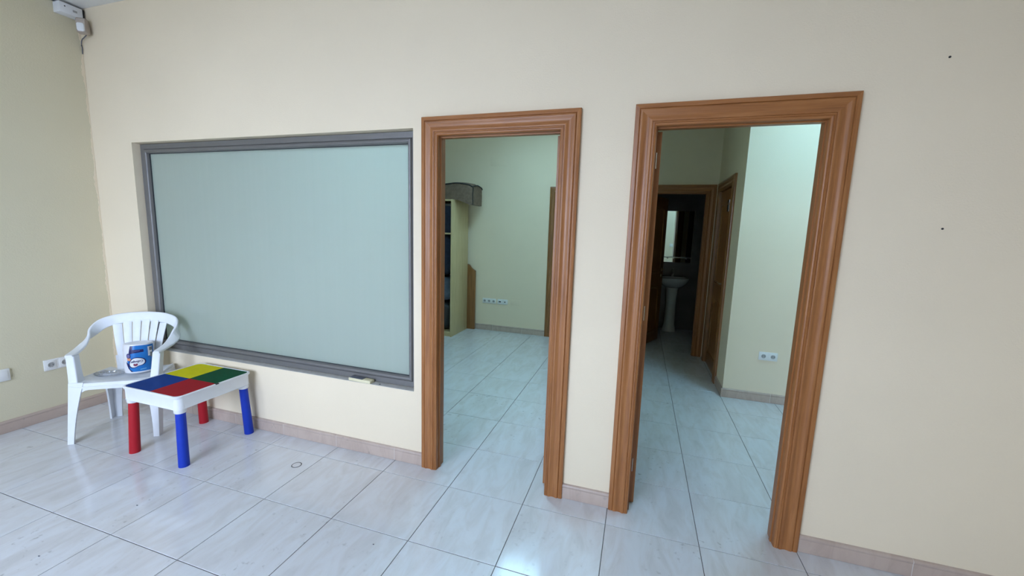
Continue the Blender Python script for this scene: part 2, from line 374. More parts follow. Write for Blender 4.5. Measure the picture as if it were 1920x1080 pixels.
# skirting: moulded tile pieces, one by one
SKP = [(0, 0), (0.012, 0), (0.012, 0.060), (0.0105, 0.0625), (0.0105, 0.065), (0.013, 0.068), (0.0135, 0.074), (0.012, 0.080), (0.007, 0.0845), (0, 0.086)]
def skirting(name, a, b, joint0=None, pitch=0.4605):
    """a, b: floor points of the wall line; the skirting protrudes to the right of a->b ... normal given by rotating (b-a) by -90 deg"""
    a, b = Vector((*a, 0)), Vector((*b, 0)); L = (b - a).length; d = (b - a) / L; nrm = Vector((d.y, -d.x, 0))
    root = empty(name, a); struct(root)
    cuts = [0.0]; s = joint0 if joint0 is not None else pitch
    while s < L - 0.03:
        if s > 0.03: cuts.append(s)
        s += pitch
    cuts.append(L)
    jm = bmesh.new(); njoint = 0
    for k, (s0, s1) in enumerate(zip(cuts[:-1], cuts[1:])):
        bm = bmesh.new(); g0 = 0.0 if k == 0 else 0.0012; g1 = 0.0 if k == len(cuts) - 2 else 0.0012
        loft(bm, [[d * (s0 + g0) + nrm * p + Vector((0, 0, z + 0.0012)) for p, z in SKP], [d * (s1 - g1) + nrm * p + Vector((0, 0, z + 0.0012)) for p, z in SKP]])
        obj('skirting_tile', bm, 'skirt', root, smooth=True)
        if k < len(cuts) - 2:
            bm = bmesh.new(); box_pts = [(p * 0.94, z * 0.98 + 0.001) for p, z in SKP]
            loft(bm, [[d * (s1 - 0.0012) + nrm * p + Vector((0, 0, z)) for p, z in box_pts], [d * (s1 + 0.0012) + nrm * p + Vector((0, 0, z)) for p, z in box_pts]])
            obj('joint', bm, 'skirt_joint', root)
    jm.free(); return root
def sk0(x0, xj, pitch=0.4605): return (xj - x0) % pitch
skirting('baseboard_front', (XL + 0.0136, 0), (D1[0] + 0.001, 0), sk0(XL + 0.0136, -1.867))
skirting('baseboard_pier', (D1[1] - 0.001, 0), (D2[0] + 0.001, 0), 0.9)
skirting('baseboard_front_right', (D2[1] - 0.001, 0), (XR, 0), sk0(D2[1], 1.317))
skirting('baseboard_left', (XL, REAR_Y), (XL, 0), 0.30)
skirting('baseboard_office', (XL, OY), (OD[0], OY), 0.25)
skirting('baseboard_hall_back', (SX - 0.0, FY), (XR, FY), 0.40)
skirting('baseboard_hall_side', (SX, SD[0] - 0.0), (SX, FY - 0.0125), 0.9)

# rough paint line where the side wall meets the main wall
bm = bmesh.new(); rr_ = random.Random(3); rings = []
for k in range(220):
    z = 0.09 + (H - 0.1) * k / 219; wd = 0.006 + 0.008 * rr_.random() + 0.004 * math.sin(k * 0.31) + 0.003 * math.sin(k * 0.11)
    rings.append([(XL, -0.001, z), (XL + 0.0016, -0.001, z), (XL + 0.0012, -wd, z), (XL, -wd - 0.002, z)])
loft(bm, rings); obj('corner_filler_seam', bm, 'paint', wall_left)

# ------------------------------------------------------------------ frosted window in the main wall
win = struct(empty('window_1', ((WX0 + WX1) / 2, 0.06, WZ0)), 'large fixed frosted greenish window in grey aluminium frame')
FRY = 0.052
def frame_piece(a, b, inward, fw=0.052):
    """aluminium bar with rounded inner bead, mitred; a->b outer corner line, inward = unit vector into the opening"""
    a, b, n = Vector(a), Vector(b), Vector(inward); d = (b - a).normalized()
    prof = [(0.0, 0.0), (0.034, 0.002), (0.036, 0.004)]
    for k in range(9):
        an = math.pi * k / 8; prof.append((0.050 - 0.0135 * math.cos(an), 0.006 - 0.013 * math.sin(an)))
    prof += [(0.066, 0.012), (0.066, 0.040), (0.0, 0.040)]
    bm = bmesh.new()
    loft(bm, [[a + n * w_ + d * w_ + Vector((0, y_, 0)) for w_, y_ in prof], [b + n * w_ - d * w_ + Vector((0, y_, 0)) for w_, y_ in prof]])
    return obj('frame_bar', bm, 'alu', win, smooth=True)
ox, oz = (WX0 + WX1) / 2, WZ0
def L(x, z): return (x - ox, FRY - 0.06, z - oz)
g = 0.004
corners = [L(WX0 + g, WZ0 + g), L(WX1 - g, WZ0 + g), L(WX1 - g, WZ1 - g), L(WX0 + g, WZ1 - g)]
for k, inn in enumerate(((0, 0, 1), (-1, 0, 0), (0, 0, -1), (1, 0, 0))): frame_piece(corners[k], corners[(k + 1) % 4], inn)
boxo('pane', (WX0 + 0.045 - ox, WX1 - 0.045 - ox, 0.075 - 0.06, 0.081 - 0.06, 0.045, WZ1 - WZ0 - 0.045), 'frosted', win)
bm = bmesh.new(); q = 0.0695
x0_, x1_, z0_, z1_ = WX0 + q - ox, WX1 - q - ox, q, WZ1 - WZ0 - q
for bb in ((x0_ - 0.006, x0_ + 0.004, z0_ - .006, z1_ + .006), (x1_ - 0.004, x1_ + 0.006, z0_ - .006, z1_ + .006), (x0_, x1_, z0_ - 0.006, z0_ + 0.004), (x0_, x1_, z1_ - 0.004, z1_ + 0.006)):
    box(bm, bb[0], bb[1], 0.008, 0.0149, bb[2], bb[3])
obj('gasket', bm, 'rubber', win)
boxo('sill', (WX0 - ox, WX1 - ox, 0.0015 - 0.06, FRY - 0.06, 0.0, 0.0022), 'sill', win)
bm = bmesh.new(); lathe(bm, [(0.006, 0), (0.006, 0.0006)], (-1.532 - ox, 0.022 - 0.06, 0.0022), 14)
obj('screw_hole', bm, 'black', win)

# ------------------------------------------------------------------ doors
CP = [(0.104, 0), (0.104, 0.018), (0.1025, 0.0205), (0.098, 0.022), (0.084, 0.0225), (0.0825, 0.020), (0.081, 0.0185), (0.0795, 0.0205), (0.078, 0.0245), (0.073, 0.0255),
      (0.066, 0.0235), (0.058, 0.0205), (0.048, 0.0195), (0.040, 0.0215), (0.033, 0.0250), (0.027, 0.0262), (0.0225, 0.0245), (0.021, 0.0205), (0.0195, 0.0205), (0.018, 0.0235), (0.014, 0.0240),
      (0.0125, 0.0205), (0.011, 0.0205), (0.0095, 0.0225), (0.006, 0.0220), (0.002, 0.0185), (0.0, 0.013), (0.0, 0.0)]
def casing_bar(parent, length, kind, loc, rot, mat='oak', flip=1, dp=1.0):
    """moulded architrave bar along local z; local +x points to the outside of the door, moulding towards -y; top end mitred (vertical) or both (head)"""
    bm = bmesh.new()
    if kind == 'side': r0 = [(w_, -y_ * dp, 0) for w_, y_ in CP]; r1 = [(w_, -y_ * dp, length + w_) for w_, y_ in CP]
    else: r0 = [(w_, -y_ * dp, -w_) for w_, y_ in CP]; r1 = [(w_, -y_ * dp, length + w_) for w_, y_ in CP]
    if flip < 0: r0 = [(-x, y, z) for x, y, z in r0]; r1 = [(-x, y, z) for x, y, z in r1]
    loft(bm, [r0, r1])
    return obj('casing', bm, mat, parent, smooth=True, loc=loc, rot=rot)
def leaf_mesh(wd, hh, th=0.035):
    """slab spanning x 0..wd, y 0..th with two framed panels on both faces"""
    bm = bmesh.new(); box(bm, 0, wd, 0, th, 0.008, hh); return bm
def panel_ring(bm, pts, y0, y1, wdt=0.03):
    n = len(pts); c = Vector((sum(p[0] for p in pts) / n, sum(p[1] for p in pts) / n))
    prof = [(0.0, 0.0), (0.25, 0.9), (0.5, 0.45), (0.75, 1.0), (1.0, 0.0)]
    loops = []
    for t, hgt in prof:
        lp = []
        for p in pts:
            v = Vector(p) - c; l = v.length; s = (l - wdt * t * 1.3) / l
            lp.append(bm.verts.new((c.x + v.x * s, y0 + (y1 - y0) * hgt, c.y + v.y * s)))
        loops.append(lp)
    for a, b in zip(loops[:-1], loops[1:]):
        for i in range(n):
            j = (i + 1) % n; bm.faces.new((a[i], a[j], b[j], b[i]))
def handle(parent, x, z, y, side, lever_dir, mat='brass'):
    """lever handle on a face at y, pointing out along side (-1 / +1)"""
    h_ = bmesh.new(); lathe(h_, [(0.025, 0), (0.025, 0.006 * side), (0.02, 0.010 * side), (0.009, 0.012 * side), (0.009, 0.045 * side)], (x, y, z), 18, 'y')
    o = obj('handle', h_, mat, parent, smooth=True)
    bm = bmesh.new(); tube(bm, crspline([(x, y + 0.043 * side, z), (x + 0.02 * lever_dir, y + 0.046 * side, z + 0.002), (x + 0.07 * lever_dir, y + 0.046 * side, z + 0.004), (x + 0.115 * lever_dir, y + 0.04 * side, z - 0.004)], 4), [0.009] * 6 + [0.008] * 6 + [0.0065], 10)
    obj('lever', bm, mat, o, smooth=True)
    bm = bmesh.new(); lathe(bm, [(0.021, 0), (0.021, 0.005 * side), (0.006, 0.006 * side)], (x, y, z - 0.085), 18, 'y')
    obj('lock_rose', bm, mat, o, smooth=True)
def make_door(name, width, loc, rz, hinge, angle, wood_='oak', leaf_wood='oak_dark', label=None, back=True, hinges_mat='steel', deco=True, leaf_y=None):
    """opening centred on local x=0; front of wall at y=0, thickness T towards +y. hinge -1 left, +1 right (seen from the front); angle 0 = shut"""
    root = struct(empty(name, loc, rz), label)
    hw = width / 2 - CW; hi = ZT - CW
    casing_bar(root, hi, 'side', (hw, -0.0, 0), None, wood_)
    casing_bar(root, hi, 'side', (-hw, -0.0, 0), None, wood_, -1)
    casing_bar(root, 2 * hw, 'head', (-hw, 0, hi), (0, R(90), 0), wood_, -1)
    if back:
        casing_bar(root, hi, 'side', (-hw, T, 0), (0, 0, R(180)), wood_, 1, 0.6)
        casing_bar(root, hi, 'side', (hw, T, 0), (0, 0, R(180)), wood_, -1, 0.6)
        casing_bar(root, 2 * hw, 'head', (hw, T, hi), (0, R(90), R(180)), wood_, -1, 0.6)
    jt = 0.0315
    for s in (-1, 1):
        a, b = sorted((s * hw, s * (hw + jt)))
        boxo('jamb', (a, b, 0.0, T, 0.0, hi), wood_, root)
        if leaf_y is not None: continue
        a, b = sorted((s * (hw - 0.0), s * (hw - 0.006)))
        boxo('stop', (a, b, 0.016, T - 0.037, 0.0, hi - 0.006), wood_, root)
    bm = bmesh.new(); box(bm, 0, jt, 0.0, T, -hw - jt, hw + jt); obj('jamb', bm, wood_, root, loc=(0, 0, hi), rot=(0, R(-90), 0)).rotation_euler = (0, R(-90), 0)
    bm = bmesh.new(); box(bm, -0.006, 0, 0.016 if leaf_y is None else leaf_y + 0.001, T - 0.037 if leaf_y is None else T, -hw, hw); obj('stop', bm, wood_, root, loc=(0, 0, hi), rot=(0, R(-90), 0))
    # leaf
    lw, lh = 2 * hw - 0.006, hi - 0.006
    lf = obj('leaf', leaf_mesh(lw, lh), leaf_wood, root)
    px_ = hinge * (hw + 0.010 if angle > 0.5 else hw - 0.003); py_ = T + 0.004 if leaf_y is None else leaf_y
    lf.location = (px_, py_, 0)
    # leaf local: x from hinge towards the free edge, y 0..th ; shut: leaf face flush with back of wall
    base = 0.0 if hinge < 0 else math.pi
    lf.rotation_euler = (0, 0, base + (angle if hinge < 0 else -angle))
    th = 0.035
    off = -th - 0.004 if hinge < 0 else 0.004
    for v in lf.data.vertices: v.co.y += off; v.co.x += 0.002
    ylo, yhi = off, off + th
    if deco:
        for yy, sgn in ((ylo, -1), (yhi, 1)):
            bm = bmesh.new(); m_ = 0.11
            arch = [(m_, 0.98), (lw - m_, 0.98), (lw - m_, lh - 0.17)] + [(lw / 2 + (lw / 2 - m_) * math.cos(R(a)), lh - 0.17 + 0.035 * math.sin(R(a))) for a in range(15, 180, 15)] + [(m_, lh - 0.17)]
            panel_ring(bm, arch, yy, yy + sgn * 0.008)
            low = [(m_, 0.14), (lw - m_, 0.14), (lw - m_, 0.72)] + [(lw / 2 + (lw / 2 - m_) * math.cos(R(a)), 0.72 + 0.10 * math.sin(R(a))) for a in range(15, 180, 15)] + [(m_, 0.72)]
            panel_ring(bm, low, yy, yy + sgn * 0.008)
            obj('panel_moulding', bm, leaf_wood, lf, smooth=True)
        for yy, sgn in ((ylo, -1), (yhi, 1)): handle(lf, lw - 0.055, 1.03, yy, sgn, -1)
    for z in (0.24, 1.10, 1.88):
        bm = bmesh.new(); tube(bm, [(0, 0, z - 0.038), (0, 0, z + 0.038)], 0.007, 10); 
        o = obj('hinge', bm, hinges_mat, root, smooth=True, loc=(hinge * (hw - 0.004), T + 0.0, 0))
        boxo('hinge_plate', (-0.0015 if hinge > 0 else -0.004, 0.004 if hinge > 0 else 0.0015, -0.045, 0.0, z - 0.038, z + 0.038), hinges_mat, o)
    return root, lf, lw, lh, ylo, yhi
door1 = make_door('door_1', D1[1] - D1[0], ((D1[0] + D1[1]) / 2, 0, 0), 0, 1, R(88), label='orange oak doorway beside the frosted window, its door swung open', leaf_wood='oak')
door2 = make_door('door_2', D2[1] - D2[0], ((D2[0] + D2[1]) / 2, 0, 0), 0, -1, R(97), label='wide oak doorway leading to the dark bathroom hall', leaf_wood='oak')
door3 = make_door('door_3', SD[1] - SD[0], (SX, (SD[0] + SD[1]) / 2, 0), R(-90), -1, 0, label='closed varnished wooden door with a small sign plate in the hall', wood_='oak_dark', leaf_y=0.048)
# door_3: the leaf sits flush with the hall side; sign plate
lf = door3[1]
boxo('sign_plate', (0.42, 0.50, door3[4] - 0.006, door3[4] - 0.0005, 1.78, 1.90), 'black', lf, bevel=0.002)
boxo('sign_edge', (0.50, 0.508, door3[4] - 0.007, door3[4] - 0.0005, 1.78, 1.90), 'steel', lf)
door4 = make_door('door_4', BD[1] - BD[0], ((BD[0] + BD[1]) / 2, EY, 0), 0, -1, R(66), label='dark wooden bathroom doorway with its door half open', wood_='oak', leaf_wood='oak_dark')
door5 = make_door('door_5', OD[1] - OD[0], ((OD[0] + OD[1]) / 2, OY, 0), 0, -1, 0, label='closed wooden door in the back wall behind the office doorway', wood_='oak_dark', back=False)

# ------------------------------------------------------------------ shopfront behind the viewer, and the street
sw = struct(empty('window_2', ((WIN_X0 + WIN_X1) / 2, REAR_Y, WIN_Z0)))
for k in range(4):
    xx = (WIN_X1 - WIN_X0) * (k / 3 - 0.5); xx = max(min(xx, (WIN_X1 - WIN_X0) / 2 - 0.03), -(WIN_X1 - WIN_X0) / 2 + 0.03)
    boxo('mullion', (xx - 0.03, xx + 0.03, -0.08, -0.02, 0, WIN_Z1 - WIN_Z0), 'alu', sw, bevel=0.004)
for z0_, z1_ in ((0, 0.06), (WIN_Z1 - WIN_Z0 - 0.06, WIN_Z1 - WIN_Z0)):
    boxo('rail', (-(WIN_X1 - WIN_X0) / 2 + 0.06, (WIN_X1 - WIN_X0) / 2 - 0.06, -0.08, -0.02, z0_, z1_), 'alu', sw, bevel=0.004)
boxo('pane', (-(WIN_X1 - WIN_X0) / 2 + 0.05, (WIN_X1 - WIN_X0) / 2 - 0.05, -0.054, -0.048, 0.05, WIN_Z1 - WIN_Z0 - 0.05), 'clear', sw)
struct(boxo('ground_street', (-25, 25, -30, REAR_Y - T - 0.01, -0.2, -0.05), 'asphalt'))

# ------------------------------------------------------------------ ceiling lamps of the two back rooms, plus one added fill panel
def panel_lamp(label, x, y, hs, strength, col=LAMP_COL):
    root = tag(empty('ceiling_panel_lamp', (x, y, H)), label, 'ceiling lamp')
    bm = bmesh.new()
    for d_ in ((-hs, hs, -hs, -hs + 0.02), (-hs, hs, hs - 0.02, hs), (-hs, -hs + 0.02, -hs + 0.02, hs - 0.02), (hs - 0.02, hs, -hs + 0.02, hs - 0.02)): box(bm, *d_, -0.022, 0)
    obj('frame', bm, 'white_pl', root)
    boxo('diffuser', (-hs + 0.02, hs - 0.02, -hs + 0.02, hs - 0.02, -0.018, -0.004), emit('lamp_diffuser', col, strength), root)
panel_lamp('square ceiling light panel near the office back wall', -1.22, 2.45, 0.29, OFFICE_LAMP)
panel_lamp('added square fill panel on the ceiling just behind the frosted window', -1.25, 0.95, 0.29, OFFICE_LAMP * 2.9)  # unseen panel, added to brighten the frosted glass and the office floor
panel_lamp('square ceiling light panel over the bright wall of the hall', 1.55, 1.12, 0.29, HALL_LAMP, (0.51, 1.0, 1.42, 1))

# ------------------------------------------------------------------ white plastic armchair
def make_chair():
    root = tag(empty('plastic_armchair', (-3.448, -0.283, 0), R(34.5)), 'white moulded plastic garden armchair with slatted back beside the colourful table', 'chair')
    X, Y, Z = Vector((1, 0, 0)), Vector((0, 1, 0)), Vector((0, 0, 1))
    m = 'chair_pl'
    # seat shell
    bm = bmesh.new(); nu, nv = 16, 16; top = []; bot = []
    def sp(u, v):
        hwid = 0.240 - 0.045 * v; x = u * hwid; y = -0.170 + 0.345 * v
        z = 0.406 - 0.022 * (1 - u * u) * math.sin(math.pi * min(1, v * 1.05)) - 0.012 * v
        if v < 0.16: z -= 0.030 * ((0.16 - v) / 0.16) ** 2; y -= 0.006 * (0.16 - v) / 0.16
        if abs(u) > 0.86: z += 0.010 * (abs(u) - 0.86) / 0.14
        return Vector((x, y, z))
    for i in range(nu + 1):
        top.append([bm.verts.new(sp(2 * i / nu - 1, j / nv)) for j in range(nv + 1)])
        bot.append([bm.verts.new(sp(2 * i / nu - 1, j / nv) - Z * 0.010) for j in range(nv + 1)])
    for i in range(nu):
        for j in range(nv):
            bm.faces.new((top[i][j], top[i + 1][j], top[i + 1][j + 1], top[i][j + 1])); bm.faces.new((bot[i][j], bot[i][j + 1], bot[i + 1][j + 1], bot[i + 1][j]))
    for i in range(nu):
        bm.faces.new((top[i][0], bot[i][0], bot[i + 1][0], top[i + 1][0])); bm.faces.new((top[i][nv], top[i + 1][nv], bot[i + 1][nv], bot[i][nv]))
    for j in range(nv):
        bm.faces.new((top[0][j], top[0][j + 1], bot[0][j + 1], bot[0][j])); bm.faces.new((top[nu][j], bot[nu][j], bot[nu][j + 1], top[nu][j + 1]))
    obj('seat', bm, m, root, smooth=True)
    # aprons: front and two sides, arched into the legs
    def apron(name, P0, P1, out, depth=0.052, arch=0.075):
        P0, P1, out = Vector(P0), Vector(P1), Vector(out); bm = bmesh.new(); rings = []
        for k in range(25):
            t = k / 24; c = P0.lerp(P1, t); e = abs(2 * t - 1)
            zb = c.z - depth - arch * max(0, (e - 0.52) / 0.48) ** 3.0
            rings.append([Vector((c.x, c.y, c.z)), Vector((c.x, c.y, c.z)) + out * 0.009, Vector((c.x, c.y, zb)) + out * 0.013, Vector((c.x, c.y, zb)) + out * 0.002])
        loft(bm, rings); obj(name, bm, m, root, smooth=True)
    apron('front_apron', (-0.244, -0.160, 0.400), (0.244, -0.160, 0.400), (0, -1, 0), 0.046, 0.17)
    apron('side_apron', (-0.234, -0.15, 0.400), (-0.195, 0.16, 0.388), (-1, 0, 0), 0.045, 0.06)
    apron('side_apron', (0.234, -0.15, 0.400), (0.195, 0.16, 0.388), (1, 0, 0), 0.045, 0.06)
    apron('back_apron', (-0.185, 0.170, 0.386), (0.185, 0.170, 0.386), (0, 1, 0), 0.04, 0.05)
    # legs: two flared wings meeting at the corner (open section), lofted from foot to seat
    def leg(sx, foot, topc, wf, wt, df, dt, sy):
        bm = bmesh.new(); rings = []
        for k in range(13):
            t = k / 12; c = Vector(foot).lerp(Vector(topc), t); e = t ** 1.8
            w_, d_ = wf + (wt - wf) * e, df + (dt - df) * e; th = 0.011
            # L section: corner at c, wing along -sx (width), wing along -sy (depth)
            P = [(0, 0), (-sx * w_, 0), (-sx * w_, -sy * th), (-sx * th, -sy * th), (-sx * th, -sy * d_), (0, -sy * d_)]
            rings.append([c + X * a + Y * b for a, b in P])
        loft(bm, rings)
        obj('leg', bm, m, root, smooth=True)
    for sx in (-1, 1):
        leg(sx, (sx * 0.254, -0.228, 0), (sx * 0.246, -0.171, 0.406), 0.034, 0.080, 0.052, 0.10, -1)
        leg(sx, (sx * 0.224, 0.205, 0), (sx * 0.204, 0.172, 0.394), 0.056, 0.095, 0.050, 0.085, 1)
    # arm supports
    for sx in (-1, 1):
        bm = bmesh.new(); rings = []
        for k in range(9):
            t = k / 8; c = Vector((sx * (0.219 + 0.022 * t), -0.136 + 0.022 * t, 0.34 + 0.243 * t))
            rings.append(rrect(c, X, Y, 0.024 + 0.003 * (1 - t) ** 2, 0.028 + 0.014 * (1 - t) ** 2, 0.007))
        loft(bm, rings); obj('arm_support', bm, m, root, smooth=True)
    # continuous band: arm - top rail - arm
    half = [((0.242, -0.146, 0.585), 0), ((0.250, -0.075, 0.592), 0.10), ((0.259, 0.00, 0.607), 0.30), ((0.265, 0.075, 0.640), 0.55), ((0.256, 0.135, 0.688), 0.80), ((0.222, 0.186, 0.733), 0.92), ((0.155, 0.218, 0.757), 0.97), ((0.078, 0.231, 0.767), 1.0)]
    ctr = [((0, 0.234, 0.770), 1.0)]
    full = [((-p[0], p[1], p[2]), t) for p, t in half] + ctr + [(p, t) for p, t in half[::-1]]
    pts = crspline([p for p, t in full], 6); tw = crspline([(t, 0, 0) for p, t in full], 6)
    bm = bmesh.new(); rings = []
    for i, p in enumerate(pts):
        tg = (pts[min(i + 1, len(pts) - 1)] - pts[max(i - 1, 0)]).normalized(); t = min(1, max(0, tw[i].x))
        t = t * t * (3 - 2 * t)
        Wv = Vector((0, 0.22, 0.975)) * t + (tg.cross(Z).normalized() * (1 if True else 1)) * (1 - t)
        Wv = (Wv - tg * Wv.dot(tg)).normalized(); Tv = tg.cross(Wv).normalized()
        endf = min(1, min(i, len(pts) - 1 - i) / 3); hw_ = (0.027 + 0.011 * t) * (0.72 + 0.28 * endf)
        rings.append(rrect(p, Wv, Tv, hw_, 0.0085, 0.0075, 3))
    loft(bm, rings); obj('arm_and_top_rail', bm, m, root, smooth=True)
    # back slats fan out from the seat to the rail
    ns = 6
    for k in range(ns):
        a = (k + 0.5) / ns * 2 - 1
        xb, xt = a * 0.112, a * 0.172; hwb, hwt = 0.0178, 0.0265
        if k in (0, ns - 1): hwt = 0.027; hwb = 0.021
        ztop = 0.752 - 0.040 * a * a; bm = bmesh.new(); rings = []
        for j in range(9):
            t = j / 8; x = xb + (xt - xb) * t; y = 0.150 + 0.074 * t - 0.012 * math.sin(math.pi * t) - 0.026 * a * a * (0.3 + 0.7 * t); z = 0.382 + (ztop - 0.382) * t
            hw_ = hwb + (hwt - hwb) * t; ang = a * 0.35; U = Vector((math.cos(ang), -math.sin(ang), 0)); V = Vector((math.sin(ang), math.cos(ang), 0))
            rings.append(rrect(Vector((x, y, z)), U, V, hw_, 0.0045, 0.004, 2))
        loft(bm, rings); obj('back_slat', bm, m, root, smooth=True)
    # lower solid part of the back, and the shoulder web joining slats to the rail
    bm = bmesh.new(); rings = []
    for j in range(7):
        t = j / 6; z = 0.376 + 0.12 * t; ring = []
        for side_ in (0, 1):
            for i in range(13):
                a = (i / 12 * 2 - 1) * (1 if side_ == 0 else -1); x = a * (0.135 + 0.012 * t)
                y = 0.151 + 0.026 * t - 0.032 * a * a * (0.3 + 0.3 * t) + (0.004 if side_ else -0.006)
                ring.append(Vector((x, y, z)))
        rings.append(ring)
    loft(bm, rings); obj('back_panel', bm, m, root, smooth=True)
    return root
make_chair()

# ------------------------------------------------------------------ children's play table
def make_table():
    tx, ty = -2.806, -0.296
    root = tag(empty('play_table', (tx, ty, 0)), "children's white plastic play table with red and blue legs and four coloured lids", 'table')
    hx, hy, zt, zb = 0.250, 0.245, 0.457, 0.352
    U, V = Vector((1, 0, 0)), Vector((0, 1, 0))
    bm = bmesh.new()
    prof = [(0.0, 0.0, zb + 0.018), (0.004, 0.004, zb + 0.016), (0.002, 0.002, zt - 0.020), (-0.004, -0.004, zt - 0.012), (-0.005, -0.005, zt - 0.003), (-0.002, -0.002, zt), (0.006, 0.006, zt), (0.007, 0.007, zt - 0.008)]
    rings = [rrect(Vector((0, 0, z)), U, V, hx - a, hy - b, 0.035, 6) for a, b, z in prof]
    loft(bm, rings); obj('tray', bm, 'white_pl', root, smooth=True)
    # corner sockets
    for sx in (-1, 1):
        for sy in (-1, 1):
            bm = bmesh.new(); cx, cy = sx * (hx - 0.037), sy * (hy - 0.037)
            lathe(bm, [(0.029, zb - 0.010), (0.032, zb - 0.006), (0.0345, zb + 0.03), (0.034, zt - 0.03)], (cx, cy, 0), 28)
            s_ = obj('leg_socket', bm, 'white_pl', root, smooth=True)
            bm = bmesh.new(); rings = []
            fx, fy = sx * (hx - 0.024), sy * (hy - 0.024)
            for k in range(9):
                t = k / 8; rings.append(circ((fx + (cx - fx) * t, fy + (cy - fy) * t, 0.0 + (zb - 0.009) * t), 0.0295 - 0.0030 * t, 24))
            loft(bm, rings); obj('leg', bm, 'red' if sx < 0 else 'blue', root, smooth=True)
    # four lids
    gi = 0.0008; ex, ey = hx - 0.009, hy - 0.009
    for nm, sx, sy, mt in (('lid', -1, -1, 'lid_blue'), ('lid', 1, -1, 'lid_red'), ('lid', 1, 1, 'lid_green'), ('lid', -1, 1, 'lid_yellow')):
        bm = bmesh.new(); x0, x1 = sorted((sx * gi, sx * ex)); y0, y1 = sorted((sy * gi, sy * ey))
        out = []
        cor = [(x0, y0), (x1, y0), (x1, y1), (x0, y1)]; outer = (sx * ex, sy * ey); rad = 0.026
        for k, c in enumerate(cor):
            if c == outer:
                cc = (c[0] - sx * rad, c[1] - sy * rad); a0 = {(-1, -1): 180, (1, -1): 270, (1, 1): 0, (-1, 1): 90}[(sx, sy)]
                out += [(cc[0] + rad * math.cos(R(a0 + 15 * q_)), cc[1] + rad * math.sin(R(a0 + 15 * q_))) for q_ in range(7)]
            else: out.append(c)
        loft(bm, [[(a, b, zt - 0.007) for a, b in out], [(a, b, zt - 0.0012) for a, b in out]])
        o = obj('lid', bm, mt, root); o['label'] = {'lid_blue': 'blue lid', 'lid_red': 'red lid', 'lid_green': 'green lid', 'lid_yellow': 'yellow lid'}[mt]
    # finger notch in the rim
    boxo('finger_notch', (hx - 0.012, hx + 0.0052, -0.012, 0.012, zt - 0.006, zt + 0.0006), 'black', root, bevel=0.002)
make_table()

